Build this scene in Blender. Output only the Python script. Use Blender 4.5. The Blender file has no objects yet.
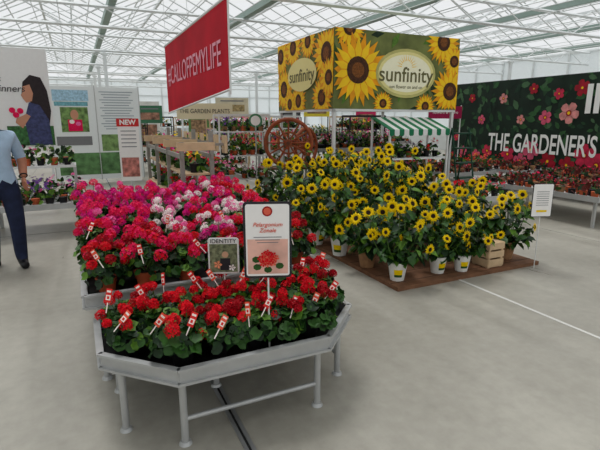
import bpy, bmesh, math, random
from mathutils import Vector, Matrix, Euler
G = math.radians(25.5)
CG, SG = math.cos(G), math.sin(G)
def W(b, a, z=0.0):
    return Vector((CG*b - SG*a, SG*b + CG*a, z))
scene = bpy.context.scene
def lin(c):
    return tuple((x/12.92 if x <= .04045 else ((x+.055)/1.055)**2.4) for x in (v/255 for v in c))
MATS = {}
def mat(name, rgb, rough=.6, metal=0., var=0., vscale=20., spec=.3, translucent=0., bump=0.):
    if name in MATS: return MATS[name]
    m = bpy.data.materials.new(name); m.use_nodes = True
    nt = m.node_tree; bs = nt.nodes['Principled BSDF']
    c = lin(rgb)
    bs.inputs['Roughness'].default_value = rough
    bs.inputs['Metallic'].default_value = metal
    bs.inputs['Specular IOR Level'].default_value = spec
    tc = nt.nodes.new('ShaderNodeTexCoord')
    nz = nt.nodes.new('ShaderNodeTexNoise'); nz.inputs['Scale'].default_value = vscale; nz.inputs['Detail'].default_value = 4
    nt.links.new(tc.outputs['Object'], nz.inputs['Vector'])
    cr = nt.nodes.new('ShaderNodeValToRGB')
    v = max(var, .02)
    cr.color_ramp.elements[0].position = .3; cr.color_ramp.elements[1].position = .7
    cr.color_ramp.elements[0].color = tuple(x*(1-v) for x in c)+(1,)
    cr.color_ramp.elements[1].color = tuple(min(1, x*(1+v)) for x in c)+(1,)
    nt.links.new(nz.outputs['Fac'], cr.inputs['Fac'])
    nt.links.new(cr.outputs['Color'], bs.inputs['Base Color'])
    if translucent:
        tr = nt.nodes.new('ShaderNodeBsdfTranslucent'); mx = nt.nodes.new('ShaderNodeMixShader')
        mx.inputs['Fac'].default_value = translucent
        nt.links.new(cr.outputs['Color'], tr.inputs['Color'])
        nt.links.new(bs.outputs['BSDF'], mx.inputs[1]); nt.links.new(tr.outputs['BSDF'], mx.inputs[2])
        nt.links.new(mx.outputs['Shader'], nt.nodes['Material Output'].inputs['Surface'])
    MATS[name] = m
    return m

class MB:
    def __init__(s): s.v=[]; s.f=[]; s.mi=[]; s.mats=[]; s.sm=[]
    def m(s, mt):
        if mt not in s.mats: s.mats.append(mt)
        return s.mats.index(mt)
    def add(s, vs, fs, mt, M=None, smooth=False):
        n=len(s.v); i=s.m(mt)
        if M is not None: vs=[M@Vector(v) for v in vs]
        s.v.extend([tuple(v) for v in vs])
        for f in fs: s.f.append([k+n for k in f]); s.mi.append(i); s.sm.append(smooth)
    def box(s, c, d, mt, M=None, rz=0.):
        x,y,z=[k/2 for k in d]
        vs=[Vector((sx*x,sy*y,sz*z)) for sz in(-1,1) for sy in(-1,1) for sx in(-1,1)]
        if rz: R=Matrix.Rotation(rz,3,'Z'); vs=[R@v for v in vs]
        vs=[v+Vector(c) for v in vs]
        s.add(vs,[(0,2,3,1),(4,5,7,6),(0,1,5,4),(2,6,7,3),(0,4,6,2),(1,3,7,5)],mt,M)
    def cyl(s,p,q,r1,mt,r2=None,n=8,cap=True,M=None,smooth=True):
        p=Vector(p);q=Vector(q); r2=r1 if r2 is None else r2
        d=(q-p)
        if d.length<1e-6:return
        d.normalize(); u=d.orthogonal() if abs(d.z)<.99 else Vector((1,0,0)); u=(u-d*u.dot(d)).normalized(); w=d.cross(u)
        vs=[]
        for k in range(n):
            t=2*math.pi*(k+.5)/n; o=u*math.cos(t)+w*math.sin(t)
            vs.append(p+o*r1); vs.append(q+o*r2)
        fs=[(2*k,2*((k+1)%n),2*((k+1)%n)+1,2*k+1) for k in range(n)]
        s.add(vs,fs,mt,M,smooth and n>5)
        if cap:
            s.add([vs[2*k] for k in range(n)],[tuple(range(n))[::-1]],mt,M)
            s.add([vs[2*k+1] for k in range(n)],[tuple(range(n))],mt,M)
    def torus(s,c,R,r,mt,M=None,n=32,m=8,rx=None):
        vs=[];fs=[]; rx=rx or r
        for i in range(n):
            a=2*math.pi*i/n
            for j in range(m):
                b=2*math.pi*j/m
                vs.append(Vector(c)+Vector(((R+r*math.cos(b))*math.cos(a), rx*math.sin(b),(R+r*math.cos(b))*math.sin(a))))
        for i in range(n):
            for j in range(m):
                fs.append((i*m+j,((i+1)%n)*m+j,((i+1)%n)*m+(j+1)%m,i*m+(j+1)%m))
        s.add(vs,fs,mt,M,True)
    def ell(s,c,r,mt,n=12,m=8,M=None,zmin=-1.):
        vs=[];fs=[]
        for j in range(m+1):
            ph=(-.5+j/m)*math.pi if zmin<=-1 else math.asin(zmin)+(math.pi/2-math.asin(zmin))*j/m
            for i in range(n):
                a=2*math.pi*i/n
                vs.append(Vector(c)+Vector((r[0]*math.cos(ph)*math.cos(a),r[1]*math.cos(ph)*math.sin(a),r[2]*math.sin(ph))))
        for j in range(m):
            for i in range(n):
                fs.append((j*n+i,j*n+(i+1)%n,(j+1)*n+(i+1)%n,(j+1)*n+i))
        s.add(vs,fs,mt,M,True)
    def mesh(s,name):
        me=bpy.data.meshes.new(name); me.from_pydata(s.v,[],s.f)
        for mt in s.mats: me.materials.append(mt)
        me.polygons.foreach_set('material_index',s.mi)
        me.polygons.foreach_set('use_smooth',s.sm)
        me.update(); return me
    def obj(s,name,loc=(0,0,0),rz=0.,parent=None):
        return inst(name,s.mesh(name),loc,rz,parent)
def inst(name,me,loc=(0,0,0),rz=0.,parent=None,sc=1.,rot=None):
    o=bpy.data.objects.new(name,me); scene.collection.objects.link(o)
    o.location=loc; o.rotation_euler=rot if rot else (0,0,rz)
    o.scale=(sc,)*3 if not hasattr(sc,'__len__') else sc
    if parent: o.parent=parent
    return o
def empty(name,loc=(0,0,0),rz=0.):
    o=bpy.data.objects.new(name,None); scene.collection.objects.link(o)
    o.location=loc;o.rotation_euler=(0,0,rz);o.empty_display_size=.1
    return o
def text(name,s,size,x,z,parent,mt,y=-.012,align='CENTER',rot=None,bold=0.,sx=1.,shear=0.):
    cu=bpy.data.curves.new(name,'FONT'); cu.body=s; cu.size=size; cu.align_x=align; cu.align_y='CENTER'; cu.shear=shear
    cu.extrude=.001; cu.offset=bold; cu.materials.append(mt)
    o=bpy.data.objects.new(name,cu); scene.collection.objects.link(o)
    o.location=(x,y,z); o.rotation_euler=rot or (math.pi/2,0,0); o.parent=parent; o.scale=(sx,1,1)
    return o

# ---------- materials
steel=mat('bench_aluminium',(180,181,180),.36,.35,.08,8)
white=mat('white_paint',(222,223,221),.5)
roofm=mat('roof_steel',(226,230,230),.5,.0,.04,3)
gutm=mat('gutter_steel',(150,170,162),.5,.1,.05,3)
black=mat('black_plastic',(14,14,16),.5)
soil=mat('soil',(45,32,24),.95,var=.3,vscale=60)
terra=mat('terracotta',(182,86,50),.7,var=.12)
woodd=mat('brown_wood',(96,56,34),.6,var=.25,vscale=12)
woodr=mat('red_wood',(142,70,38),.5,var=.25,vscale=14)
woodl=mat('pale_wood',(200,172,136),.65,var=.12,vscale=10)
g1=mat('leaf_green',(44,82,28),.5,var=.4,vscale=25,translucent=.10)
g2=mat('leaf_dark',(20,46,18),.5,var=.4,vscale=25,translucent=.08)
g3=mat('leaf_light',(88,128,40),.5,var=.3,vscale=25,translucent=.15)
stemm=mat('stem_green',(74,104,46),.6)
red=mat('petal_red',(216,4,28),.5,var=.2,vscale=40,translucent=.12,spec=.15)
red2=mat('petal_deep_red',(160,0,20),.5,var=.2,vscale=40,translucent=.12,spec=.15)
crim=mat('petal_crimson_pink',(232,22,86),.5,var=.15,vscale=40,translucent=.12,spec=.15)
fuch=mat('petal_fuchsia',(222,22,134),.5,var=.15,vscale=40,translucent=.12,spec=.15)
pink=mat('petal_pink',(244,110,172),.5,var=.12,vscale=40,translucent=.12,spec=.15)
wht=mat('petal_white',(252,242,238),.5,var=.04,vscale=40,translucent=.15)
purp=mat('petal_purple',(112,54,152),.5,var=.2,vscale=40,translucent=.12)
yel=mat('petal_yellow',(255,212,0),.5,var=.1,vscale=40,translucent=.12,spec=.15)
org=mat('petal_orange',(240,130,20),.5,var=.1,vscale=40)
brown=mat('seed_disc',(40,22,10),.9,var=.4,vscale=120)
maroon=mat('leaf_maroon',(96,34,28),.6,var=.3,vscale=25)

# ---------- room
def concrete():
    m=bpy.data.materials.new('concrete_floor'); m.use_nodes=True; nt=m.node_tree; bs=nt.nodes['Principled BSDF']
    L=nt.links.new
    tc=nt.nodes.new('ShaderNodeTexCoord')
    def noise(scale,det,sx=1,sy=1,dist=0):
        mp=nt.nodes.new('ShaderNodeMapping'); mp.inputs['Scale'].default_value=(sx,sy,1); L(tc.outputs['Object'],mp.inputs['Vector'])
        n=nt.nodes.new('ShaderNodeTexNoise'); n.inputs['Scale'].default_value=scale; n.inputs['Detail'].default_value=det; n.inputs['Roughness'].default_value=.6; n.inputs['Distortion'].default_value=dist
        L(mp.outputs['Vector'],n.inputs['Vector']); return n
    n1=noise(.55,7,dist=.5); n2=noise(12,6); n3=noise(1.1,6,2.4,.3,.7)
    def mixf(a,b,f):
        mx=nt.nodes.new('ShaderNodeMix'); mx.data_type='FLOAT'; mx.inputs['Factor'].default_value=f; L(a,mx.inputs['A']); L(b,mx.inputs['B']); return mx.outputs['Result']
    f=mixf(mixf(n1.outputs['Fac'],n3.outputs['Fac'],.4),n2.outputs['Fac'],.22)
    cr=nt.nodes.new('ShaderNodeValToRGB'); e=cr.color_ramp.elements
    e[0].position=.34; e[0].color=lin((134,130,119))+(1,)
    e[1].position=.66; e[1].color=lin((176,172,160))+(1,)
    k=e.new(.5); k.color=lin((156,152,141))+(1,)
    L(f,cr.inputs['Fac']); L(cr.outputs['Color'],bs.inputs['Base Color'])
    rr=nt.nodes.new('ShaderNodeMapRange'); rr.inputs['From Min'].default_value=.3; rr.inputs['From Max'].default_value=.7; rr.inputs['To Min'].default_value=.25; rr.inputs['To Max'].default_value=.5
    L(n3.outputs['Fac'],rr.inputs['Value']); L(rr.outputs['Result'],bs.inputs['Roughness'])
    bs.inputs['Specular IOR Level'].default_value=.45
    return m
AMIN,AMAX,BMIN,BMAX=-8,34,-12,18
fm=MB(); fm.box(((BMIN+BMAX)/2,(AMIN+AMAX)/2,-.1),(BMAX-BMIN+.4,AMAX-AMIN+.4,.2),concrete())
fm.obj('floor',rz=G)
jm=mat('joint_dark',(112,109,102),.9); lm=mat('joint_light',(205,204,198),.8); drn=mat('drain_steel',(165,166,166),.4,.6)
j=MB()
j.box((.63,13,.001),(.012,42,.003),mat('slot_black',(30,30,30),.9))
j.box((.613,13,.002),(.02,42,.005),drn); j.box((.647,13,.002),(.02,42,.005),drn)
j.obj('floor_drain',rz=G)
j=MB(); j.box((3.4,13,.001),(.03,42,.003),lm)
j.obj('floor_line',rz=G)
j=MB()
for b in(-1.3,6.2,9.0): j.box((b,13,.0008),(.005,42,.002),jm)
for a in(7.4,13.4,19.4): j.box((3,a,.0008),(30,.005,.002),jm)
j.obj('floor_joints',rz=G)

wallm=mat('translucent_cladding',(244,247,247),.4,var=.03,translucent=.65)
wallb=mat('wall_plinth',(205,208,206),.6)
def wall(name,p,q):
    mb=MB(); d=Vector((q[0]-p[0],q[1]-p[1],0)); L=d.length; M=Matrix.Translation((p[0],p[1],0))@Matrix.Rotation(math.atan2(d.y,d.x),4,'Z')
    mb.box((L/2,0,2.6),(L,.04,3.2),wallm,M); mb.box((L/2,0,.5),(L,.12,1.0),wallb,M)
    k=0
    while k<=L: mb.box((k,0,2.1),(.07,.16,4.2),roofm,M); k+=1.6
    for z in(1.02,2.1,3.2,4.15): mb.box((L/2,0,z),(L,.12,.06),roofm,M)
    mb.obj(name,rz=G)
wall('wall_back',(BMIN,AMAX),(BMAX,AMAX)); wall('wall_left',(BMIN,AMIN),(BMIN,AMAX)); wall('wall_right',(BMAX,AMIN),(BMAX,AMAX))
r=MB()
gut=[1.0+3.2*k for k in range(-4,6)]
ZG,ZR=4.2,5.0
for b in gut:
    r.box((b,(AMIN+AMAX)/2,ZG),(.16,AMAX-AMIN,.14),gutm)
for b in gut[:-1]:
    r.box((b+1.6,(AMIN+AMAX)/2,ZR),(.06,AMAX-AMIN,.08),roofm)
    a=AMIN
    while a<=AMAX:
        for s in(0,1):
            r.cyl((b+3.2*s,a,ZG+.05),(b+1.6,a,ZR),.02,roofm,n=4,cap=False)
        a+=.8
    for dz,o in((ZG+.45,.8),(ZG+.45,2.4)): r.cyl((b+o,AMIN,dz),(b+o,AMAX,dz),.02,roofm,n=4,cap=False)
    for o in(.5,1.1,1.6,2.1,2.7): r.cyl((b+o,AMIN,4.0),(b+o,AMAX,4.0),.009,roofm,n=4,cap=False)
    a=AMIN+1+ (1.5 if int(b*10)%2 else 0)
    while a<AMAX-3:
        for q in(0,1.5):
            r.cyl((b+1.6,a+q,ZR+.02),(b+2.5,a+q,ZR+.25),.016,roofm,n=4,cap=False)
        r.cyl((b+2.5,a,ZR+.25),(b+2.5,a+1.5,ZR+.25),.02,roofm,n=4,cap=False)
        a+=4
a=AMIN+4
while a<=AMAX:
    r.cyl((BMIN,a,3.65),(BMAX,a,3.65),.038,roofm,n=4,cap=False); r.cyl((BMIN,a,4.08),(BMAX,a,4.08),.038,roofm,n=4,cap=False)
    b=BMIN; k=0
    while b<BMAX-.3:
        r.cyl((b,a,3.65 if k%2 else 4.08),(b+.8,a,4.08 if k%2 else 3.65),.016,roofm,n=4,cap=False); b+=.8;k+=1
    a+=4
r.obj('ceiling',rz=G)
for b in(-8.6,-5.4,1.0,7.4,13.8):
    a=AMIN+4
    while a<=AMAX:
        if not(-3<b<9 and a<15.5):
            cb=MB(); cb.box((0,0,1.8),(.1,.08,3.6),roofm); cb.box((0,0,.01),(.2,.18,.02),roofm); cb.box((0,0,3.55),(.2,.1,.06),roofm)
            cb.obj('greenhouse_column',W(b,a),G)
        a+=4

# ---------- plants
def rv(rng): 
    while 1:
        v=Vector((rng.uniform(-1,1),rng.uniform(-1,1),rng.uniform(-1,1)))
        if .05<v.length<1: return v.normalized()
def frame(pos,nrm,rng=None,spin=None):
    n=Vector(nrm).normalized(); q=n.to_track_quat('Z','Y').to_matrix().to_4x4()
    sp=spin if spin is not None else (rng.uniform(0,6.28) if rng else 0)
    return Matrix.Translation(pos)@q@Matrix.Rotation(sp,4,'Z')
def roundleaf(mb,M,r,mt,rng):
    n=9; vs=[(0,0,-r*.25)]
    for k in range(n):
        t=2*math.pi*k/n; rr=r*(1 if k else .55)*rng.uniform(.88,1.1)
        vs.append((rr*math.cos(t),rr*math.sin(t),r*.12*(1 if k%2 else -1)))
    mb.add(vs,[(0,k+1,(k+1)%n+1) for k in range(n)],mt,M,True)
def heartleaf(mb,M,L,mt,w=.42):
    vs=[(0,0,0),(L*.28,L*w,.12*L),(L*.65,L*w*.75,.02*L),(L,0,-.22*L),(L*.65,-L*w*.75,.02*L),(L*.28,-L*w,.12*L),(L*.5,0,-.04*L)]
    mb.add(vs,[(0,6,1),(1,6,2),(2,6,3),(3,6,4),(4,6,5),(5,6,0)],mt,M,True)
def floret(mb,M,r,mt,n=5):
    vs=[(0,0,0)];fs=[]
    for k in range(n):
        t=2*math.pi*k/n; d=.62
        i=len(vs)
        vs+= [(r*.75*math.cos(t-d*.75),r*.75*math.sin(t-d*.75),r*.25),(r*1.05*math.cos(t),r*1.05*math.sin(t),r*.2),(r*.75*math.cos(t+d*.75),r*.75*math.sin(t+d*.75),r*.25)]
        fs.append((0,i,i+1,i+2))
    mb.add(vs,fs,mt,M)
def geranium(name,fm1,fm2,seed,pot,nu=8,H=.30,nl=85,R=.15,U0=.022,U1=.034):
    rng=random.Random(seed); mb=MB()
    mb.cyl((0,0,0),(0,0,.11),.045,pot,.062,n=14); mb.torus((0,0,0),.062,.004,pot,Matrix.Translation((0,0,.107))@Matrix.Rotation(math.pi/2,4,'X'),14,6)
    mb.cyl((0,0,.105),(0,0,.112),.055,soil,n=12)
    for k in range(6):
        t=rng.uniform(0,6.28); mb.cyl((0,0,.1),(.08*math.cos(t),.08*math.sin(t),.2),.005,stemm,n=5,cap=False)
    for k in range(nl):
        t=rng.uniform(0,6.28); e=rng.uniform(-.35,1.45); q=rng.uniform(.72,1.0)
        d=Vector((math.cos(t)*math.cos(e),math.sin(t)*math.cos(e),math.sin(e)))
        p=Vector((0,0,.13))+Vector((d.x*R*q,d.y*R*q,d.z*(H-.17)*q))
        n=(d+Vector((0,0,.5))+rv(rng)*.65)
        roundleaf(mb,frame(p,n,rng),rng.uniform(.022,.038),rng.choice([g1,g1,g2,g3] if q>.9 else [g2,g1]),rng)
    for k in range(nu):
        t=2*math.pi*(k+rng.uniform(-.3,.3))/nu*1.618*1.7; rr=R*math.sqrt((k+.5)/nu)*.98
        z=H*1.02-rr*rr*4.0+rng.uniform(-.03,.05)
        c=Vector((rr*math.cos(t),rr*math.sin(t),z))
        mb.cyl((c.x*.4,c.y*.4,.14),c,.003,stemm,n=4,cap=False)
        U=rng.uniform(U0,U1); fmx=fm1 if rng.random()<.7 else fm2
        nf=20
        for i in range(nf):
            zz=1-1.45*(i+.5)/nf; ra=math.sqrt(max(0,1-zz*zz)); th=i*2.39996
            d=Vector((ra*math.cos(th),ra*math.sin(th),zz))
            floret(mb,frame(c+d*U,d+rv(rng)*.35,rng),rng.uniform(.013,.017),fmx if rng.random()<.8 else fm2)
    return mb.mesh(name)
ger={}
def gset(key,f1,f2,pot,seeds,**kw): ger[key]=[geranium('geranium_'+key+str(s),f1,f2,s,pot,**kw) for s in seeds]
gset('redlow',red,red2,black,(1,2,3,4),nu=6,H=.26,nl=120,U0=.018,U1=.030)
gset('red',red,red2,terra,(11,12),nu=8,H=.31,nl=100)
gset('crim',crim,red,terra,(13,14),nu=9,H=.31,nl=100)
gset('white',wht,pink,black,(15,),nu=9,H=.33)
gset('fuch',fuch,crim,black,(16,17),nu=9,H=.33,nl=95)
gset('pink',pink,fuch,black,(18,),nu=9,H=.32,nl=95)

# ---------- front display benches
def bench(name,poly,z,legs,braces,rimh=.085,bed=.06,parent_loc=(.73,2.02)):
    E=empty(name,W(*parent_loc),G)
    mb=MB(); n=len(poly)
    for i in range(n):
        p=Vector(poly[i]+(0,));q=Vector(poly[(i+1)%n]+(0,)); d=q-p; ang=math.atan2(d.y,d.x); c=(p+q)/2
        mb.box((c.x,c.y,z-rimh/2),(d.length+.012,.018,rimh),steel,rz=ang)
        nn=Vector((d.y,-d.x,0)).normalized()*.012
        mb.box((c.x+nn.x,c.y+nn.y,z-.006),(d.length+.02,.03,.014),steel,rz=ang)
        mb.box((c.x+nn.x,c.y+nn.y,z-rimh+.006),(d.length+.02,.028,.012),steel,rz=ang)
    mb.obj('rim',parent=E)
    t=MB(); zz=z-bed
    vs=[(x,y,zz) for x,y in poly]+[(x,y,zz-.015) for x,y in poly]
    t.add(vs,[tuple(range(n)),tuple(range(2*n-1,n-1,-1))],black); t.obj('tray',parent=E)
    l=MB()
    for x,y in legs:
        l.cyl((x,y,.012),(x,y,z-rimh),.019,steel,n=14); l.cyl((x,y,0),(x,y,.018),.034,steel,.026,n=14)
        l.box((x,y,z-rimh-.005),(.09,.09,.012),steel)
    for p,q,h in braces: l.cyl((p[0],p[1],h),(q[0],q[1],h),.013,steel,n=10)
    l.obj('legs',parent=E)
    return E
c=.32; w=.72
bench('display_bench',[(-.4,0),(.4,0),(w,c),(w,.76),(-w,.76),(-w,c)],.455,[(-.38,.06),(.37,.06),(-.64,.30),(.64,.30),(-.1,.5),(.64,.7),(-.64,.7)],
      [((-.38,.06),(.37,.06),.14),((-.64,.3),(-.64,.7),.14),((.64,.3),(.64,.7),.14),((-.64,.7),(.64,.7),.14)])
bench('display_bench',[(-.77,.80),(.77,.80),(.77,2.0),(-.77,2.0)],.60,[(-.7,.88),(.7,.88),(-.7,1.92),(.7,1.92)],[((-.7,.88),(-.7,1.92),.15),((.7,.88),(.7,1.92),.15),((-.7,.88),(.7,.88),.25)])
bench('display_bench',[(-.77,2.04),(.77,2.04),(.77,3.0),(-.77,3.0)],.66,[(-.7,2.12),(.7,2.12),(-.7,2.9),(.7,2.9)],[((-.7,2.12),(-.7,2.9),.15),((.7,2.12),(.7,2.9),.15)])
rng=random.Random(5)
E=empty('geranium_bed',W(.73,2.02),G)
k=0
for a,bs in((.15,(-.36,-.18,0,.18,.36)),(.36,(-.55,-.37,-.18,0,.19,.37,.55)),(.58,(-.59,-.4,-.2,0,.2,.4,.59))):
    for b in bs:
        k+=1; inst('potted_geranium_%d'%k,rng.choice(ger['redlow']),(b+rng.uniform(-.02,.02),a,.396),rng.uniform(0,6),E,sc=rng.uniform(.92,1.08))
E=empty('geranium_bed',W(.73,2.02),G)
cols=[['red','crim','crim','red','red','red'],['crim','red','crim','pink','crim','red'],['crim','crim','white','white','crim','red'],['pink','fuch','white','crim','white','crim'],['fuch','fuch','white','fuch','white','crim']]
for i,a in enumerate((.94,1.17,1.40,1.63,1.86)):
    for jx,b in enumerate((-.65,-.39,-.13,.13,.39,.65)):
        k+=1; inst('potted_geranium_%d'%k,rng.choice(ger[cols[i][jx]]),(b+rng.uniform(-.03,.03),a,.541),rng.uniform(0,6),E,sc=rng.uniform(.92,1.14))
E=empty('geranium_bed',W(.73,2.02),G)
cols=[['fuch','fuch','pink','white','fuch','crim'],['fuch','pink','fuch','fuch','white','crim'],['pink','fuch','fuch','pink','fuch','crim'],['fuch','pink','fuch','fuch','pink','fuch']]
for i,a in enumerate((2.16,2.4,2.64,2.88)):
    for jx,b in enumerate((-.65,-.39,-.13,.13,.39,.65)):
        k+=1; inst('potted_geranium_%d'%k,rng.choice(ger[cols[i][jx]]),(b+rng.uniform(-.03,.03),a,.601),rng.uniform(0,6),E,sc=rng.uniform(.95,1.1))
# labels
lr=mat('label_red',(220,36,30),.4); lo=mat('label_orange',(234,84,58),.4); lw=mat('label_white',(246,234,226),.4)
mb=MB(); rng=random.Random(9)
def tag(b,a,z,sc=1.):
    M=Matrix.Translation((b,a,z))@Matrix.Rotation(rng.uniform(-.7,.5)-G,4,'Z')@Matrix.Rotation(rng.uniform(-.7,.7),4,'Y')@Matrix.Rotation(rng.uniform(-.5,-.1),4,'X')
    mb.box((0,0,0),(.032*sc,.0015,.072*sc),rng.choice([lr,lr,lo]),M); mb.box((0,-.002,-.010),(.025*sc,.001,.026*sc),lw,M)
    mb.box((0,-.003,-.010),(.012*sc,.001,.014*sc),lr,M); mb.box((0,-.002,.022),(.022*sc,.001,.010*sc),lw,M)
    mb.box((0,0,-.06),(.006,.001,.06),lw,M)
for b in(-.60,-.45,-.31,-.17,-.03,.1,.25,.38,.52): tag(b,rng.uniform(.03,.12)+.9*max(0,abs(b)-.38),.645+rng.uniform(-.02,.03))
for b in(-.66,-.5,-.36,-.2,-.08,.1,.24,.4,.52,.66): tag(b,rng.uniform(.40,.60),rng.uniform(.68,.715))
for b in(-.7,-.45,-.1,.12,.3,.55): tag(b,rng.uniform(.82,.85),.83,.9)
for b in(-.7,-.2,.2,.5): tag(b,1.3,.90,.9)
mb.obj('plant_labels',W(.73,2.02),G)

# ---------- signs on benches
paper=mat('sign_paper',(242,239,236),.4); dark=mat('dark_print',(40,38,42),.6); orp=mat('orange_print',(222,96,72),.6); gry=mat('grey_print',(120,120,122),.6)
sal=mat('salmon_print',(226,176,160),.6,var=.2,vscale=8)
def ellipse(mb,x,z,rx,rz,y,mt,n=28): mb.add([(x+rx*math.cos(2*math.pi*k/n),y,z+rz*math.sin(2*math.pi*k/n)) for k in range(n)],[tuple(range(n))],mt)
def pole_sign(name,loc,rz,w,h,zc,zbase,frame_m,art,fw=.014):
    E=empty(name,loc,rz); mb=MB()
    z0,z1=zc-h/2,zc+h/2
    def rr(w,h,r,y,mt):
        vs=[]
        for cx,cz,s in((w/2-r,h/2-r,0),(-w/2+r,h/2-r,1),(-w/2+r,-h/2+r,2),(w/2-r,-h/2+r,3)):
            for q in range(5):
                t=math.pi/2*(s+q/4); vs.append((cx+r*math.cos(t),y,zc+cz+r*math.sin(t)))
        n=len(vs); back=[(x,y+.006,z) for x,y,z in vs]
        mb.add(vs+back,[tuple(range(n))[::-1],tuple(range(n,2*n))]+[(i,(i+1)%n,n+(i+1)%n,n+i) for i in range(n)],mt)
    rr(w,h,.018,-.002,frame_m); rr(w-fw,h-fw,.012,-.005,paper)
    mb.cyl((0,.008,zbase),(0,.008,z0+.1),.005,white,n=8)
    art(mb,w,h,zc)
    mb.obj('board',parent=E); return E
FX=Matrix.Rotation(math.pi/2,4,'X')
def art1(mb,w,h,zc):
    mb.box((0,-.0060,zc-.085),(w*.84,.001,h*.46),sal)
    ellipse(mb,0,zc+h*.38,.026,.026,-.0068,red2,16); ellipse(mb,0,zc+h*.38,.019,.019,-.0072,orp,16)
    for k in range(3): mb.box((0,-.0065,zc+.018-k*.014),(w*.58*(1-.12*(k%3)),.002,.0035),gry)
    rg=random.Random(2)
    for k in range(22):
        t=k*2.4; q=.036*math.sqrt(k/22); floret(mb,Matrix.Translation((q*1.2*math.cos(t),-.0075-.0001*k,zc-.095+q*math.sin(t)))@FX@Matrix.Rotation(k,4,'Z'),.017,orp if k%3==0 else red)
    for x,z in((-.055,-.14),(.06,-.135),(0,-.155),(-.06,-.10)): mb.add([(x+.022*math.cos(t*.9),-.0068,zc+z+.018*math.sin(t*.9)) for t in range(7)],[tuple(range(7))],g1)
S=pole_sign('info_sign',(-.165,2.27,0),math.radians(4),.245,.40,1.0,.40,dark,art1,.024)
text('title_1','Pelargonium\nZonale',.030,0,1.068,S,orp,y=-.0085,shear=.3)
def art2(mb,w,h,zc):
    mb.box((0,-.0065,zc-.012),(w-.02,.002,h-.05),mat('art_grey',(116,122,92),.6,var=.6,vscale=50))
    mb.box((.01,-.0085,zc-.05),(.06,.002,.075),dark); mb.cyl((.01,-.008,zc+.01),(.01,-.0095,zc+.01),.02,mat('skin_print',(205,160,130),.6),n=12)
    floret(mb,Matrix.Translation((-.035,-.010,zc-.05))@FX,.026,mat('peach',(235,150,110)))
    floret(mb,Matrix.Translation((.05,-.010,zc-.07))@FX,.022,wht)
S=pole_sign('picture_sign',(-.46,2.66,0),math.radians(3),.185,.225,.80,.42,white,art2)
text('title_1','IDENTITY',.036,0,.893,S,dark,y=-.0085)

# ---------- sunflowers
potw=mat('white_pot',(228,228,222),.4); potb=mat('brown_pot',(146,108,74),.7,var=.2)
def sunflower_head(mb,M,r,rng):
    n=14
    for ring,(rr,z) in enumerate(((r,.0),(r*.86,.006))):
        for k in range(n):
            t=2*math.pi*(k+.5*ring)/n+rng.uniform(-.06,.06); L=rr*rng.uniform(.9,1.1)
            a0=r*.3
            def P(rad,t,z): return (rad*math.cos(t),rad*math.sin(t),z)
            mb.add([P(a0,t-.16,z),P(L*.65,t-.18,z+r*.12),P(L,t,z+r*.02),P(L*.65,t+.18,z+r*.12),P(a0,t+.16,z)],[(0,1,2,3,4)],yel,M)
    mb.cyl((0,0,-.004),(0,0,.012),r*.40,brown,r*.32,n=12,M=M); mb.cyl((0,0,-.018),(0,0,0),.008,stemm,r*.3,n=8,M=M)
def sunplant(name,seed,pot,nst=14):
    rng=random.Random(seed); mb=MB()
    mb.cyl((0,0,0),(0,0,.21),.078,pot,.112,n=18); mb.torus((0,0,0),.112,.006,pot,Matrix.Translation((0,0,.21))@Matrix.Rotation(math.pi/2,4,'X'),18,6)
    mb.cyl((0,0,.19),(0,0,.20),.1,soil,n=14)
    if pot is potw:
        for (mt,z0,z1) in((yel,.08,.14),(g1,.05,.08)):
            for k in range(7):
                t0=-2.05+.14*k; mb.add([((.081+.162*z)*math.cos(t),(.081+.162*z)*math.sin(t),z) for t,z in((t0,z0),(t0+.14,z0),(t0+.14,z1),(t0,z1))],[(0,1,2,3)],mt)
    for k in range(nst):
        t=k*2.39996+rng.uniform(-.35,.35); q=math.sqrt((k+.5)/nst); R=.34*q
        z=.84-.44*q*q+rng.uniform(-.14,.09)
        tip=Vector((R*math.cos(t),R*math.sin(t),z)); base=Vector((.03*math.cos(t),.03*math.sin(t),.18)); mid=(base+tip)/2+Vector((math.cos(t),math.sin(t),-.1))*.05*q
        mb.cyl(base,mid,.006,stemm,n=5,cap=False); mb.cyl(mid,tip,.005,stemm,n=5,cap=False)
        for i in range(15):
            u=rng.uniform(.1,.97); pp=base.lerp(mid,u*2) if u<.5 else mid.lerp(tip,(u-.5)*2)
            ta=rng.uniform(0,6.28); M=Matrix.Translation(pp)@Matrix.Rotation(ta,4,'Z')@Matrix.Rotation(rng.uniform(-.1,.8),4,'Y')@Matrix.Rotation(rng.uniform(-.4,.4),4,'X')
            heartleaf(mb,M,rng.uniform(.08,.145),rng.choice([g1,g1,g2,g3,g2]),rng.uniform(.3,.42))
        d=Vector((math.cos(t)*.6*q,math.sin(t)*.6*q-.75,.28))+rv(rng)*.42
        if rng.random()<.86: sunflower_head(mb,frame(tip+Vector((0,-.02,.01)),d,rng),rng.uniform(.058,.080),rng)
    return mb.mesh(name)
sp=[sunplant('sunflower_%d'%s,s,potw if s%2 else potb) for s in(21,22,23,24,25)]
PL=(2.62,3.33)
mb=MB(); mb.box((.98,1.75,.02),(1.96,3.5,.04),mat('brown_deck',(116,80,56),.7,var=.25,vscale=9))
for k in range(14): mb.box((.98,.12+k*.25,.0405),(1.96,.006,.002),mat('deck_gap',(50,35,28),.9))
mb.obj('wooden_deck',W(*PL),G)
E=empty('sunflower_bed',W(*PL),G); rng=random.Random(3)
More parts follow.
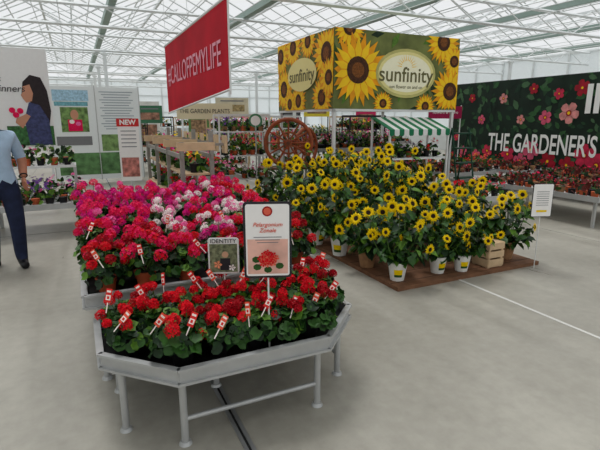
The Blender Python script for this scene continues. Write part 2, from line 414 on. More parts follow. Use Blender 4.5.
def crate(mb,c,s):
    for z in(.06,.15,.24):
        for sx in(-1,1): mb.box((c[0]+sx*s/2,c[1],c[2]+z),(.015,s,.07),woodl); mb.box((c[0],c[1]+sx*s/2,c[2]+z),(s,.015,.07),woodl)
    for sx in(-1,1):
        for sy in(-1,1): mb.box((c[0]+sx*(s/2-.02),c[1]+sy*(s/2-.02),c[2]+.14),(.03,.03,.28),woodl)
    mb.box((c[0],c[1],c[2]+.27),(s,s,.015),woodl); mb.box((c[0],c[1],c[2]+.015),(s,s,.015),woodl)
cr=MB(); n=0
def addp(b,a,z,sc,v=None):
    global n
    n+=1; inst('potted_sunflower_%d'%n,sp[v] if v is not None else rng.choice(sp),(b,a,z),rng.uniform(-.7,.7)-G*.4,E,sc=sc)
for b,a,v,sc in((.14,.20,0,.88),(.66,.2,2,.84),(.93,.14,4,.82),(1.72,.26,1,.92),(1.3,.5,0,.92),(.10,.68,3,.95),(.06,1.2,0,1.0),(.04,1.75,2,1.0),(.0,2.35,4,1.1),(-.05,3.0,0,1.12)):
    addp(b,a,.041,sc,v)
for a,row in((.78,((.62,0),(1.12,0),(1.78,.0))),(1.3,((.6,.28),(1.1,.28),(1.6,.0))),(1.95,((.6,.28),(1.15,.28),(1.7,0))),(2.6,((.6,.28),(1.2,.28),(1.7,.28))),(3.15,((.5,.28),(1.1,.28)))):
    for b,h in row:
        if h: crate(cr,(b,a,.04),.3)
        addp(b+rng.uniform(-.03,.03),a+rng.uniform(-.03,.03),.041+h,rng.uniform(.9,1.02))
crate(cr,(1.33,.16,.04),.22)
cr.obj('wooden_crates',W(*PL),G)
def art3(mb,w,h,zc):
    mb.box((0,-.0065,zc-h*.32),(w*.5,.002,h*.06),yel)
    for k in range(7): mb.box((0,-.0065,zc+h*.26-k*.024),(w*.6,.002,.005),gry)
pole_sign('info_sign',W(4.42,3.26,0),math.radians(5),.23,.36,.76,0,dark,art3)

# ---------- flower print helper on panels
yel2=mat('print_yellow',(254,202,20),.6,var=.1,vscale=6); yor=mat('print_yellow_orange',(236,156,4),.6,var=.2,vscale=6)
pbrown=mat('print_brown',(70,38,14),.7,var=.5,vscale=30)
psage=mat('print_sage',(104,112,58),.6,var=.4,vscale=3)
def flat_sun(mb,x,z,r,y,mt,cm,n=14,clip=None):
    def cl(px,pz):
        if clip: px=min(max(px,clip[0]),clip[1]); pz=min(max(pz,clip[2]),clip[3])
        return px,pz
    for ring in(0,1):
        for k in range(n):
            t=2*math.pi*(k+.5*ring)/n; pts=[]
            L=r*(1-.12*ring)
            for rad,dt in((r*.25,-.15),(L*.6,-.2),(L,0),(L*.6,.2),(r*.25,.15)):
                px,pz=cl(x+rad*math.cos(t+dt),z+rad*math.sin(t+dt)); pts.append((px,y-.002*ring,pz))
            mb.add(pts,[(0,1,2,3,4)],mt if ring==0 else yel2)
    for f,c2,dy in((.36,cm,.004),(.2,mat('print_brown_light',(120,70,24),.7,var=.5,vscale=40),.005)):
        pts=[cl(x+r*f*math.cos(2*math.pi*k/16),z+r*f*math.sin(2*math.pi*k/16)) for k in range(16)]
        mb.add([(p[0],y-dy,p[1]) for p in pts],[tuple(range(16))],c2)
glow=mat('print_cream',(232,222,150),.6)
BX=(3.95,6.98); bw,bd,z0,z1=2.70,2.35,1.78,3.07
E=empty('banner_box',W(*BX),G); mb=MB()
mb.box((bw/2,bd/2,(z0+z1)/2),(bw,bd,z1-z0),psage)
for x in(.04,bw-.04):
    for y in(.04,bd-.04): mb.box((x,y,z0/2),(.05,.05,z0),white)
mb.box((bw/2,.02,z0-.02),(bw,.04,.04),white); mb.box((.02,bd/2,z0-.02),(.04,bd,.04),white)
mb.obj('box',parent=E)
mb=MB(); cl=(0,bw,z0,z1)
rng=random.Random(4)
for k in range(60):
    x=rng.uniform(0,bw); z=rng.uniform(z0,z1); t=rng.uniform(0,6.28); L=rng.uniform(.15,.36)
    pts=[(x,z),(x+L*.5*math.cos(t+.4),z+L*.5*math.sin(t+.4)),(x+L*math.cos(t),z+L*math.sin(t)),(x+L*.5*math.cos(t-.4),z+L*.5*math.sin(t-.4))]
    mb.add([(min(max(p[0],0),bw),-.003-.0001*k,min(max(p[1],z0),z1)) for p in pts],[(0,1,2,3)],rng.choice([g1,g3,g2,psage,psage]))
flat_sun(mb,.46,2.42,.62,-.016,yor,pbrown,clip=cl)
for x,z,q in((2.3,2.98,.42),(2.52,2.12,.46),(.28,3.08,.34),(2.58,2.66,.3),(1.0,1.88,.22),(1.95,1.84,.24)): flat_sun(mb,x,z,q,-.011-.002*q,yor,pbrown,clip=cl)
ellipse(mb,1.48,2.40,.66,.42,-.021,mat('print_soft_sage',(190,184,112),.6,var=.2,vscale=4)); ellipse(mb,1.48,2.40,.61,.37,-.0225,glow); ellipse(mb,1.48,2.40,.55,.32,-.024,mat('print_offwhite',(250,246,214),.6))
for k in range(12):
    t=math.pi*(k+.5)/12; mb.add([(1.48+.12*math.cos(t-.07),-.026,2.50+.12*math.sin(t-.07)),(1.48+.24*math.cos(t),-.026,2.50+.24*math.sin(t)),(1.48+.12*math.cos(t+.07),-.026,2.50+.12*math.sin(t+.07))],[(0,1,2)],yel2)
mb.obj('print_front',parent=E)
pgg=mat('print_grey_green',(104,100,60))
text('logo_1','sunfinity',.36,1.48,2.37,E,pgg,y=-.028,bold=.003)
text('logo_2','sun flower on and on',.085,1.48,2.17,E,pgg,y=-.028)
M=Matrix.Translation((0,bd,0))@Matrix.Rotation(-math.pi/2,4,'Z')
mb=MB(); cl=(0,bd,z0,z1)
for i,(x,z,rr) in enumerate(((.3,2.2,.46),(.75,2.95,.40),(.15,2.85,.42),(2.1,2.7,.52),(1.95,1.98,.40),(1.0,1.95,.36),(1.4,2.98,.34),(.6,1.9,.3),(2.2,2.3,.36))): flat_sun(mb,x,z,rr,-.006-.001*i,yor,pbrown,clip=cl)
ellipse(mb,1.15,2.42,.62,.30,-.022,glow)
o=mb.obj('print_side',parent=E); o.matrix_local=M
o=text('logo_3','sunfinity',.32,0,0,E,pgg,bold=.003); o.matrix_local=M@Matrix.Translation((1.15,-.026,2.40))@Matrix.Rotation(math.pi/2,4,'X')

# ---------- red banner
E=empty('hanging_banner',W(1.60,5.22+3.85),G-math.pi/2)
brd=mat('banner_red',(180,10,34),.7,var=.25,vscale=1.2,spec=.12)
mb=MB(); L=3.85; zb0,zb1,zt=1.72,1.93,2.90
mb.add([(0,0,zb0),(L,0,zb1),(L,0,zt),(0,0,zt),(0,.012,zb0),(L,.012,zb1),(L,.012,zt),(0,.012,zt)],[(0,1,2,3),(7,6,5,4),(0,4,5,1),(1,5,6,2),(3,2,6,7),(0,3,7,4)],brd)
mb.cyl((-.03,.006,zt),(L+.03,.006,zt),.02,white,n=10); mb.cyl((-.03,.006,zb0),(L+.03,.006,zb1),.014,white,n=10)
for x in(.1,L/2,L-.1): mb.cyl((x,.006,zt),(x,.006,3.66),.004,roofm,n=5)
mb.cyl((L,.02,zb1-.05),(L,.02,zt+.05),.012,white,n=8)
mb.obj('fabric',parent=E)
text('slogan','#CALLOFPEMYLIFE',.42,L/2,2.34,E,mat('banner_text',(232,160,176),.7),y=-.008,sx=.97)

# ---------- generic plant masses
def bed(name,seed,w,d,h,cols,dens=240,leaf=(g1,g2,g3),ls=.05,pots=True,fl=.35,fr=.022):
    rng=random.Random(seed); mb=MB(); area=w*d
    if pots:
        nx=max(1,int(w/.17)); ny=max(1,int(d/.17))
        for i in range(nx):
            for jy in range(ny):
                x=-w/2+(i+.5)*w/nx; y=-d/2+(jy+.5)*d/ny; mb.cyl((x,y,0),(x,y,.1),.045,rng.choice([black,terra,black,potb]),.058,n=8)
    nn=int(area*dens)
    for k in range(nn):
        x=rng.uniform(-w/2,w/2);y=rng.uniform(-d/2,d/2)
        hh=.1+(h-.1)*(.55+.45*math.sin(x*23+seed)*math.cos(y*19)); z=rng.uniform(.08,1)*hh
        nrm=Vector((0,0,.6))+rv(rng)
        if rng.random()<.5: heartleaf(mb,frame((x,y,z),nrm,rng),rng.uniform(.7,1.3)*ls*1.6,rng.choice(leaf),.3)
        else: roundleaf(mb,frame((x,y,z),nrm,rng),rng.uniform(.6,1.1)*ls,rng.choice(leaf),rng)
        if rng.random()<fl: 
            ci=int((x/w+.5)*len(cols)*.999) if rng.random()<.75 else rng.randrange(len(cols))
            cc=cols[ci]
            for q in range(3): floret(mb,frame((x+rng.uniform(-.03,.03),y+rng.uniform(-.03,.03),hh+rng.uniform(-.03,.05)),Vector((0,-.4,.6))+rv(rng)*.5,rng),fr*rng.uniform(.8,1.3),cc)
    return mb.mesh(name)
# ---------- wooden rack under banner
E=empty('wooden_display_rack',W(0,0),G)
mb=MB(); gp=mat('grey_post',(140,136,128),.7,var=.15)
for a in(5.15,6.0,6.9,7.8):
    for b in(1.02,1.35):
        mb.box((b,a,.74 if b>1.1 else .68),(.045,.045,1.48 if b>1.1 else 1.36),gp)
    mb.box((1.18,a,1.31),(.42,.05,.09),woodl); mb.box((1.18,a,.6),(.36,.04,.05),gp)
for b in(1.02,1.35): mb.box((b,6.5,1.20),(.03,2.8,.05),gp); mb.box((b,6.5,.62),(.04,2.8,.05),gp)
k=5.3
while k<7.9: mb.box((1.55,k,1.32),(.03,.13,.20),woodl); mb.box((1.45,k,1.32),(.2,.03,.03),gp); k+=.36
mb.box((1.18,6.5,.66),(.36,2.8,.03),woodl); mb.box((1.18,6.5,1.0),(.30,2.7,.02),woodl)
mb.obj('frame',parent=E)
rk=bed('rack_plants',41,.26,2.6,.24,[red,crim,wht,red],dens=420,fl=.25); inst('plants_1',rk,(1.18,6.5,.676),0,E); inst('plants_2',bed('rack_plants2',42,.24,2.6,.2,[fuch,red,yel],dens=420,fl=.2),(1.18,6.5,1.011),0,E)

# ---------- wagon wheels
def wheel(loc,rz,R,name='wagon_wheel'):
    mb=MB(); c=(0,0,R)
    mb.torus(c,R-.03,.032,woodr,rx=.028,n=40); mb.torus(c,R*.42,.014,woodr,n=28)
    mb.cyl((0,-.09,c[2]),(0,.09,c[2]),.055,woodr,n=16); mb.cyl((0,-.12,c[2]),(0,.12,c[2]),.03,woodd,n=12)
    for k in range(12):
        t=2*math.pi*k/12; d=Vector((math.cos(t),0,math.sin(t)))
        mb.cyl(Vector(c)+d*.05,Vector(c)+d*R*.5,.012,woodr,.018,n=8); mb.cyl(Vector(c)+d*R*.5,Vector(c)+d*(R-.04),.018,woodr,.011,n=8)
    return mb.obj(name,loc,rz)
mb=MB(); mb.box((0,0,.80),(1.1,.45,.03),woodd)
for x in(-.5,.5):
    for y in(-.18,.18): mb.cyl((x,y,0),(x*.9,y*.9,.79),.022,woodd,.018,n=10)
mb.box((0,0,.3),(.95,.04,.04),woodd)
mb.obj('wooden_stand',W(3.30,7.20,0),math.radians(8))
wheel(W(3.14,7.02,.816),math.radians(-2),.41); wheel(W(3.55,7.20,.816),math.radians(52),.33)

def ptable(b0,b1,a0,a1,z,beds,name='display_table',top=white):
    E=empty(name,W((b0+b1)/2,(a0+a1)/2),G); w,d=b1-b0,a1-a0; mb=MB()
    mb.box((0,0,z-.03),(w,d,.03),top)
    for s in(-1,1): mb.box((s*w/2,0,z-.02),(.02,d,.08),steel); mb.box((0,s*d/2,z-.02),(w,.02,.08),steel)
    nl=2 if w<2 else 3
    for i in range(nl):
        for s in(-1,1):
            x=-w/2+.08+i*(w-.16)/(nl-1); mb.box((x,s*(d/2-.08),(z-.04)/2),(.04,.04,z-.04),steel)
    mb.obj('table_frame',parent=E)
    for i,(me,x,y) in enumerate(beds): inst('plants_%d'%(i+1),me,(x,y,z-.014),0,E)
    return E
bA=bed('bed_mix',1,1.2,1.0,.34,[purp,fuch,pink,wht,crim],fl=.25)
bB=bed('bed_green',2,1.2,1.0,.34,[wht,purp,pink],fl=.08,leaf=(g1,g2,g3))
bC=bed('bed_maroon',3,1.35,1.1,.17,[red,maroon,crim,maroon],leaf=(maroon,maroon,g2,g1),fl=.14,fr=.018)
bD=bed('bed_pinkwhite',4,1.2,1.0,.40,[pink,wht,fuch,yel],fl=.25)
bE=bed('bed_red',5,1.2,1.0,.26,[red,crim,org,red],fl=.2)
bF=bed('bed_purple',6,1.2,1.0,.36,[purp,purp,pink],leaf=(g2,g1,g3),fl=.22)
bG=bed('bed_foliage',7,1.2,1.0,.45,[wht,yel,pink],fl=.08,leaf=(g1,g2,g3))
E=ptable(-2.3,.0,7.1,8.2,.45,[(bB,-.55,0),(bF,.55,0)],name='tiered_plant_table'); mb=MB()
mb.box((0,.2,.93),(2.2,.5,.03),white)
for x in(-1.08,0,1.08): mb.box((x,.42,.46),(.04,.04,.92),steel); mb.box((x,-.02,.69),(.04,.04,.46),steel)
mb.obj('shelf',parent=E)
bs=bed('bed_shelf',8,1.05,.45,.34,[wht,pink,g3],fl=.1,dens=460,leaf=(g1,g2,g2,g3))
inst('shelf_plants_1',bs,(-.55,.2,.946),0,E); inst('shelf_plants_2',bs,(.55,.2,.946),math.pi,E)
# right tables
ptable(6.85,8.2,4.15,6.4,.46,[(bC,0,-.55),(bC,0,.6)])
ptable(8.75,10.1,4.2,6.9,.46,[(bC,0,-.6),(bC,0,.6)])
ptable(8.75,10.1,7.2,9.8,.46,[(bC,0,-.6),(bE,0,.6)])
ptable(7.1,8.5,7.5,9.9,.46,[(bC,0,-.6),(bE,0,.6)])
# mid
ptable(1.9,2.6,7.9,10.1,.62,[(bed('bed_narrow',31,.65,2.1,.36,[red,crim,pink],fl=.22),0,0)])
ptable(4.15,6.4,7.3,8.3,.6,[(bG,-.6,0),(bA,.5,0)],name='plant_table')
ptable(4.15,6.4,8.5,9.2,1.0,[(bed('bed_n2',32,2.2,.6,.4,[purp,wht,pink,fuch],fl=.25),0,0)],name='plant_table')
ptable(3.9,6.2,10.6,11.7,.85,[(bE,-.6,0),(bA,.6,0)])
ptable(1.8,3.1,11.4,13.6,.85,[(bD,0,-.6),(bG,0,.5)])
ptable(6.9,9.2,11.4,12.5,.95,[(bG,-.6,0),(bD,.6,0)])
ptable(3.6,6.0,14,15.2,.95,[(bF,-.6,0),(bE,.6,0)])
ptable(6.6,9.0,15,16.2,1.0,[(bD,-.6,0),(bG,.6,0)])
ptable(-6.2,-3.8,14,15.2,.9,[(bG,-.6,0),(bE,.6,0)])
ptable(5.15,6.1,4.9,5.8,.46,[(bed('bed_small',33,.85,.8,.22,[red,crim,wht],fl=.15),0,0)])
def shelf(b,a,w,hs,meshes,name='plant_shelf',col=white):
    E=empty(name,W(b,a),G); mb=MB()
    for z in hs: mb.box((0,0,z),(w,.45,.025),col)
    for x in(-w/2,w/2):
        for y in(-.2,.2): mb.box((x,y,(hs[-1]+.35)/2),(.03,.03,hs[-1]+.35),col)
    z=hs[-1]+.34; mb.box((0,.2,z),(w,.03,.05),col); mb.box((0,-.2,z),(w,.03,.05),col)
    mb.obj('shelf',parent=E)
    for i,z in enumerate(hs): inst('plants_%d'%(i+1),meshes[i%len(meshes)],(0,0,z+.0125),0,E)
s1=bed('shelf_pink',10,1.0,.4,.3,[pink,wht,fuch],dens=450,fl=.25); s2=bed('shelf_purple',11,1.0,.4,.28,[purp,fuch,wht],dens=450,fl=.25); s3=bed('shelf_red',12,1.0,.4,.28,[red,yel,crim],dens=450,fl=.25)
s4=bed('shelf_green',13,1.0,.4,.32,[wht,pink,yel],dens=450,fl=.08)
for i,(b,a) in enumerate(((3.2,9.6),(7.0,10.7),(3.9,13.0),(9.9,13.4),(1.4,15.0),(5.2,16.6),(7.2,18.0),(2.8,18.4),(10.6,16.0),(5.4,12.7),(0.2,18.5),(8.4,13.9),(11.5,18.5),(9.2,20.5),(4.4,20.5))):
    q=[s1,s4,s2,s3]; q=q[i%4:]+q[:i%4]; shelf(b,a,1.1,[.35,.85,1.35],q,col=dark if i%3==1 else woodl if i%3==2 else white)
for i,(b,a,w_,h_,z_,cc) in enumerate(((2.2,16.8,.9,1.9,.3,(226,224,218)),(4.4,18.5,.8,1.5,.7,(90,130,70)),(6.1,19.5,1.4,.7,1.8,(206,196,170)),(8.6,19,.9,1.8,.3,(60,60,62)),(9.9,15.0,.8,1.0,1.2,(196,40,90)),(-4.2,18,1.6,1.6,.4,(210,220,224)),(.9,20.3,1.6,1.0,1.2,(236,210,120)),(-1.5,21,1.4,1.4,.9,(190,60,60)),(2.0,14.4,.7,.5,1.5,(60,110,80)),(7.4,14.2,.9,.5,1.7,(220,200,60)))):
    E=empty('poster_stand',W(b,a),G*.6); mb=MB(); mb.box((0,0,z_+h_/2),(w_,.03,h_),mat('poster_bg_%d'%i,cc,.6,var=.15,vscale=3))
    for x in(-w_/2+.04,w_/2-.04): mb.cyl((x,.03,0),(x,.03,z_+h_),.018,dark if i%2 else white,n=8)
    mb.box((0,-.018,z_+h_*.4),(w_*.75,.004,h_*.4),mat('poster_img_%d'%i,(150,110+10*(i%4),90),.6,var=.7,vscale=9)); mb.box((0,-.018,z_+h_*.82),(w_*.7,.004,h_*.07),gry)
    mb.obj('panel',parent=E)

# ---------- striped stall
gst=mat('awning_green',(10,112,72),.6)
E=empty('market_stall',W(4.62,6.28),G); mb=MB(); w,d=1.28,.56; ns=13
for k in range(ns):
    x0=w*k/ns;x1=w*(k+1)/ns; mt=gst if k%2==0 else white
    mb.add([(x0,0,1.44),(x1,0,1.44),(x1,d,1.64),(x0,d,1.64),(x0,0,1.428),(x1,0,1.428),(x1,d,1.628),(x0,d,1.628)],[(0,1,2,3),(7,6,5,4),(0,4,5,1),(2,6,7,3)],mt)
    xm=(x0+x1)/2
    mb.add([(x0,0,1.44),(x1,0,1.44),(x1,-.002,1.36),(xm+.03,-.002,1.335),(xm-.03,-.002,1.335),(x0,-.002,1.36)],[(0,5,4,3,2,1)],mt)
for x in(.02,w-.02): mb.box((x,.02,.71),(.03,.03,1.42),white); mb.box((x,d-.02,.81),(.03,.03,1.62),white)
for z in(.5,.95): mb.box((w/2,d/2,z),(w,d-.06,.03),white)
mb.obj('frame',parent=E)
inst('plants_1',bed('stall_plants',14,1.15,.45,.32,[pink,wht,fuch,yel],dens=420,fl=.15),(w/2,d/2,.516),0,E); inst('plants_2',bed('stall_plants2',15,1.15,.45,.28,[purp,wht,red],dens=420,fl=.15),(w/2,d/2,.966),0,E)
dg=mat('dark_green_metal',(24,66,48),.5)
E=empty('step_ladder',W(6.3,6.55),G); mb=MB()
for x in(0,.42):
    mb.cyl((x,-.2,0),(x,.1,1.45),.018,dg,n=8); mb.cyl((x,.4,0),(x,.1,1.45),.018,dg,n=8)
for k in range(5): 
    z=.27*(k+1); mb.box((.21,-.2+.3*z/1.45,z),(.42,.14,.025),dg)
mb.obj('ladder_frame',parent=E)

# ---------- big poster board right
E=empty('poster_board',W(10.4,11.05),G-math.pi/2); L=6.6; H0,H1=.25,2.62
pg=mat('poster_green',(16,36,24),.6,var=.35,vscale=2.2)
mb=MB(); mb.box((L/2,.03,(H0+H1)/2),(L,.05,H1-H0),pg)
for x in(.1,2.2,4.4,6.5): mb.box((x,.08,H0/2+.3),(.06,.06,H0+.6),roofm)
mb.obj('board',parent=E)
mb=MB(); rng=random.Random(8)
lg=[mat('poster_leaf_%d'%i,c,.6,var=.25,vscale=5) for i,c in enumerate([(34,70,40),(22,52,34),(46,88,48),(66,100,66),(16,36,24)])]
for k in range(420):
    x=rng.uniform(0,L);z=rng.uniform(H0,H1);t=rng.uniform(0,6.28);Lf=rng.uniform(.12,.32);y=.004-.00003*k
    pts=[(0,0),(.25,.22),(.6,.25),(1,0),(.6,-.25),(.25,-.22)]
    mb.add([(min(max(x+Lf*(px*math.cos(t)-pz*math.sin(t)),0),L),y,min(max(z+Lf*(px*math.sin(t)+pz*math.cos(t)),H0),H1)) for px,pz in pts],[(0,1,2,3,4,5)],rng.choice(lg))
pf=[mat('poster_flower_%d'%i,c,.6,var=.3,vscale=8) for i,c in enumerate([(196,40,72),(206,84,112),(160,18,40),(216,140,136)])]
fl_=[(2.2,.7,.2),(2.9,.85,.24),(3.4,.6,.22),(3.8,1.75,.24),(4.3,.8,.26),(3.2,1.65,.17),(4.05,2.3,.18),(4.9,1.5,.28),(4.6,.6,.26),(1.2,1.6,.13),(.8,2.2,.12),(1.9,2.15,.13),(.3,1.1,.12),(2.6,.55,.2),(5.6,.8,.3),(5.9,2.1,.28),(1.5,.75,.17),(.6,.7,.14),(2.8,2.35,.13),(2.5,1.6,.12),(3.5,2.2,.13),(1.1,.6,.16),(3.9,.55,.2)]
for k,(x,z,r_) in enumerate(fl_):
    mt=pf[k%4];t0=rng.uniform(0,6)
    for q in range(5):
        t=t0+2*math.pi*q/5; pts=[(0,0)]+[(r_*rr*math.cos(t+dt),r_*rr*math.sin(t+dt)) for rr,dt in((.7,-.6),(1,-.35),(1.05,0),(1,.35),(.7,.6))]
        mb.add([(min(max(x+px,0),L),-.010-.0002*k-.00003*q,min(max(z+pz,H0),H1)) for px,pz in pts],[tuple(range(6))],mt)
    ellipse(mb,x,z,r_*.16,r_*.16,-.0162,yel2,8); ellipse(mb,x,z,r_*.3,r_*.3,-.0158,pf[2],10)
mb.obj('foliage_print',parent=E)
wt=mat('poster_white_text',(242,242,238),.5)
text('headline','THE GARDENER\'S',.66,1.52,.98,E,wt,y=-.02,align='LEFT',bold=.010,sx=.585)
text('headline_2','IN YOU',.85,4.15,2.02,E,wt,y=-.02,align='LEFT',bold=.03,sx=.9)
E=empty('pink_banner',W(9.55,10.4),G-.3); mb=MB(); mb.box((0,0,1.80),(1.0,.015,.34),mat('banner_magenta',(160,18,72),.6,var=.1))
for x in(-.48,.48): mb.cyl((x,0.02,0),(x,.02,2.0),.015,white,n=8)
mb.obj('banner_panel',parent=E); text('banner_text','flowers & more',.12,0,1.80,E,wt,y=-.012)

# ---------- left boards
E=empty('wall_poster',W(-3.1,9.6),G); mb=MB(); L=2.75
mb.box((L/2,.02,1.97),(L,.03,1.66),mat('poster_paper',(230,230,228),.5))
for x in(.1,L-.1): mb.box((x,.05,1.0),(.04,.04,2.0),roofm)
mb.box((2.38,.0,1.32),(.72,.004,.34),mat('print_foliage',(56,104,56),.6,var=.7,vscale=15))
skp=mat('print_skin',(196,140,112),.6); hair=mat('print_hair',(40,30,32),.6,var=.3)
def poly(mb,pts,y,mt): mb.add([(x,y,z) for x,z in pts],[tuple(range(len(pts)))],mt)
poly(mb,[(2.30,2.02),(2.34,2.24),(2.46,2.36),(2.62,2.32),(2.70,2.1),(2.73,1.75),(2.68,1.5),(2.50,1.55),(2.42,1.9)],-.004,hair)
poly(mb,[(2.33,2.16),(2.32,2.06),(2.29,2.02),(2.32,1.95),(2.36,1.89),(2.45,1.92),(2.48,2.05),(2.44,2.2)],-.006,skp)
poly(mb,[(2.40,1.9),(2.56,1.85),(2.68,1.6),(2.70,1.16),(2.34,1.16),(2.30,1.6)],-.007,mat('print_navy',(60,66,104),.6,var=.4))
poly(mb,[(2.34,1.7),(2.40,1.66),(2.26,1.45),(2.16,1.55),(2.18,1.62)],-.008,skp)
for x,z in((2.18,1.68),(2.25,1.75),(2.13,1.76)): ellipse(mb,x,z,.05,.05,-.009,crim,10)
mb.obj('panel',parent=E); text('caption','des\nWinners',.16,1.80,2.2,E,dark,y=-.006,align='LEFT',shear=.2)
E=empty('notice_board',W(-.55,13.0),G); mb=MB(); L=2.1
mb.box((L/2,.02,1.25),(L,.04,2.3),mat('board_white',(228,232,232),.5))
for x in(0,L/2,L): mb.box((x,-.002,1.25),(.02,.02,2.36),steel)
for x in(.1,L-.1): mb.box((x,.15,.04),(.06,.5,.08),steel)
mb.box((.5,-.004,2.18),(.8,.004,.26),mat('print_skyblue',(160,195,215),.6,var=.3)); mb.box((.5,-.004,1.98),(.75,.004,.1),mat('print_teal',(110,165,175),.6,var=.3))
mb.box((.55,-.004,1.6),(.62,.004,.6),mat('print_photo',(110,140,80),.6,var=.7,vscale=9)); ellipse(mb,.55,1.72,.09,.12,-.009,skp); mb.box((.55,-.009,1.46),(.32,.002,.28),crim); ellipse(mb,.48,1.55,.06,.05,-.011,wht); ellipse(mb,.62,1.5,.06,.05,-.012,pink)
for k in range(15): mb.box((1.55,-.004,2.28-k*.065),(.8-.1*(k%3),.004,.02),mat('print_bluegrey',(150,160,168),.6))
mb.box((.5,-.004,1.08),(.8,.004,.22),gry); mb.box((1.55,-.004,1.02),(.85,.004,.42),mat('print_lawn',(120,150,90),.6,var=.6,vscale=7)); mb.box((1.05,-.004,.5),(1.9,.004,.55),mat('print_green',(86,124,76),.6,var=.6,vscale=5))
mb.obj('panel',parent=E)
E=empty('new_sign',W(.85,9.0),G*.5); mb=MB()
mb.box((0,0,1.0),(.36,.02,1.0),paper); mb.box((0,-.002,1.55),(.38,.025,.14),mat('sign_red',(205,40,36),.5)); mb.box((0,-.012,.75),(.3,.004,.35),mat('print_mixed',(190,120,110),.6,var=.6,vscale=12)); mb.box((0,0,.25),(.03,.03,.5),steel); mb.box((0,0,.01),(.3,.3,.02),steel)
for k in range(5): mb.box((0,-.012,1.4-k*.07),(.26,.003,.015),gry)
mb.obj('panel',parent=E); text('new','NEW',.12,0,1.55,E,wt,y=-.018,bold=.004)
E=empty('beige_sign',W(2.62,10.4),G*.3); mb=MB()
mb.box((0,0,1.78),(1.22,.03,.34),mat('sign_beige',(216,204,170),.6))
for x in(-.5,.5): mb.box((x,.03,.95),(.04,.03,1.9),roofm)
mb.obj('panel',parent=E); text('caption','THE GARDEN PLANTS',.13,0,1.78,E,dark,y=-.02,sx=.85)
E=empty('round_sign',W(3.35,9.15),0); mb=MB(); mb.cyl((0,0,1.58),(0,.02,1.58),.14,mat('sign_green',(70,130,90),.5),n=24); mb.cyl((0,-.004,1.58),(0,0,1.58),.10,paper,n=24); mb.cyl((0,.01,0),(0,.01,1.5),.015,steel,n=8); mb.obj('disc',parent=E)

# ---------- man
sk=mat('skin',(172,114,88),.55,var=.06); shirt=mat('shirt_blue',(166,190,212),.8,var=.08,vscale=14); jean=mat('navy_trousers',(26,34,60),.85,var=.3,vscale=14); shoe=mat('black_shoe',(20,20,22),.4)
hairm=mat('hair_dark',(50,40,34),.8,var=.2)
def skin_obj(name,nodes,edges,parent,root=0,lv=2):
    bm=bmesh.new(); lay=bm.verts.layers.skin.verify(); vs=[]
    for p,r_ in nodes:
        v=bm.verts.new(p); v[lay].radius=(r_,r_) if not hasattr(r_,'__len__') else r_; vs.append(v)
    vs[root][lay].use_root=True
    for a,b in edges: bm.edges.new((vs[a],vs[b]))
    me=bpy.data.meshes.new(name); bm.to_mesh(me); bm.free()
    o=bpy.data.objects.new(name,me); scene.collection.objects.link(o)
    o.modifiers.new('Skin','SKIN').use_smooth_shade=True
    s=o.modifiers.new('Sub','SUBSURF'); s.levels=lv; s.render_levels=lv
    dg_=bpy.context.evaluated_depsgraph_get(); dg_.update()
    m2=bpy.data.meshes.new_from_object(o.evaluated_get(dg_)); o.modifiers.clear(); o.data=m2
    o.parent=parent
    for p in m2.polygons: p.use_smooth=True
    return o
MAN=empty('man',(-3.23,4.90,0),math.radians(38))
N=[((0,0,.95),.15),((0,.01,1.10),.155),((0,.01,1.26),.17),((0,.01,1.39),.15),((0,.01,1.49),.065),((0,0,1.56),.056),((0,-.005,1.62),.05),
 ((.17,.01,1.42),.078),((.255,.10,1.17),.056),((.235,-.06,.99),.038),
 ((-.17,.01,1.42),.078),((-.26,.05,1.15),.056),((-.27,-.06,.92),.038),
 ((.10,0,.84),.115),((.115,-.08,.50),.085),((.115,-.05,.13),.068),((.12,-.12,.05),.05),((.125,-.24,.045),.045),
 ((-.10,0,.84),.115),((-.11,.08,.50),.085),((-.12,.20,.13),.068),((-.12,.12,.05),.05),((-.12,0,.045),.045)]
Ed=[(0,1),(1,2),(2,3),(3,4),(4,5),(5,6),(3,7),(7,8),(8,9),(3,10),(10,11),(11,12),(0,13),(13,14),(14,15),(15,16),(16,17),(0,18),(18,19),(19,20),(20,21),(21,22)]
b=skin_obj('body',N,Ed,MAN)
for mt in(sk,shirt,jean,shoe): b.data.materials.append(mt)
for v in b.data.vertices:
    if v.co.z<.0: v.co.z=0.
for p in b.data.polygons:
    x,y,z=p.center
    if x>.185 and z<1.22 and z>.90 and (y<.02 or x>.205): mi=0 if z<1.19 else 1
    elif x<-.215 and z>.86: mi=1 if z>1.19 else 0
    elif z>1.51: mi=0
    elif z>.95: mi=1
    elif z>.10: mi=2
    else: mi=3
    p.material_index=mi
hb=MB(); hb.ell((0,-.01,1.665),(.075,.095,.12),sk,16,12); hb.ell((0,-.035,1.60),(.052,.062,.055),sk,12,8)
hb.ell((0,.008,1.695),(.083,.1,.105),hairm,16,8,zmin=-.1)
hb.add([(-.014,-.098,1.635),(.014,-.098,1.635),(0,-.1,1.68),(0,-.128,1.64)],[(0,1,3),(0,3,2),(1,2,3)],sk,smooth=True)
for s in(-1,1):
    hb.ell((s*.032,-.092,1.672),(.013,.008,.008),white,8,6); hb.ell((s*.032,-.099,1.672),(.006,.004,.006),black,8,6); hb.ell((s*.077,.0,1.655),(.01,.022,.032),sk,8,8); hb.box((s*.032,-.099,1.692),(.032,.006,.005),hairm)
hb.ell((0,-.097,1.602),(.024,.008,.007),mat('lips',(160,92,84),.5),8,6)
hb.torus((0,0,0),.062,.012,shirt,Matrix.Translation((0,.008,1.505))@Matrix.Rotation(math.pi/2,4,'X'),16,6)
hb.obj('head',parent=MAN)
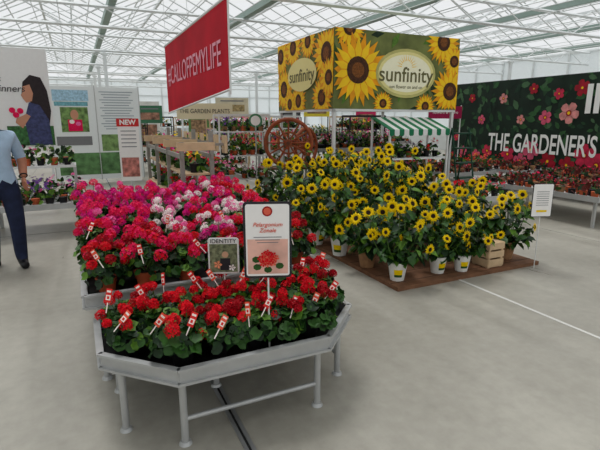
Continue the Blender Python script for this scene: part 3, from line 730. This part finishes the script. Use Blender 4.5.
def hand(name,w,d,side,thumb):
    w=Vector(w);d=Vector(d).normalized();side=Vector(side).normalized(); nrm=d.cross(side).normalized()
    N=[(w,.028),(w+d*.045,.03)];E_=[(0,1)]
    for k,(o,L) in enumerate(((-.03,.068),(-.01,.078),(.01,.073),(.03,.056))):
        kn=w+d*.085+side*o; i=len(N)
        c=nrm*thumb
        N+= [(kn,.0105),(kn+d*L*.45+c*.012,.009),(kn+d*L*.75+c*.03,.008),(kn+d*L*.9+c*.048,.007)]
        E_+=[(1,i),(i,i+1),(i+1,i+2),(i+2,i+3)]
    i=len(N); N+=[(w+d*.04-side*.038,.012),(w+d*.075-side*.055+nrm*thumb*.015,.010),(w+d*.1-side*.058+nrm*thumb*.03,.008)]; E_+=[(1,i),(i,i+1),(i+1,i+2)]
    o=skin_obj(name,N,E_,MAN,lv=1); o.data.materials.append(sk)
hand('hand_left',(.235,-.06,.99),(-.1,-.6,-.8),(.3,-.6,.5),-1)
hand('hand_right',(-.27,-.06,.92),(0,-.25,-1),(0,1,-.25),1)
wb=MB(); wb.torus((0,0,0),.036,.007,black,Matrix.Translation((.236,-.045,1.005))@Matrix.Rotation(.75,4,'X'),16,6); wb.obj('watch',parent=MAN)

# ---------- world, light, camera
wd=bpy.data.worlds.new('overcast'); scene.world=wd; wd.use_nodes=True
bg=wd.node_tree.nodes['Background']; bg.inputs['Color'].default_value=(.965,.985,1,1); bg.inputs['Strength'].default_value=.86
sl=bpy.data.lights.new('sun','SUN'); sl.energy=1.7; sl.angle=math.radians(20); so=bpy.data.objects.new('sun',sl); scene.collection.objects.link(so); so.location=(0,0,12); so.rotation_euler=(math.radians(-16),math.radians(-14),0)
cam=bpy.data.cameras.new('camera'); co=bpy.data.objects.new('camera',cam); scene.collection.objects.link(co)
co.location=(0,0,1.6); co.rotation_euler=(math.radians(90-12.9),0,0); cam.sensor_width=36; cam.lens=27.6; cam.clip_end=200
scene.camera=co
scene.view_settings.view_transform='Standard'
scene.view_settings.look='None'
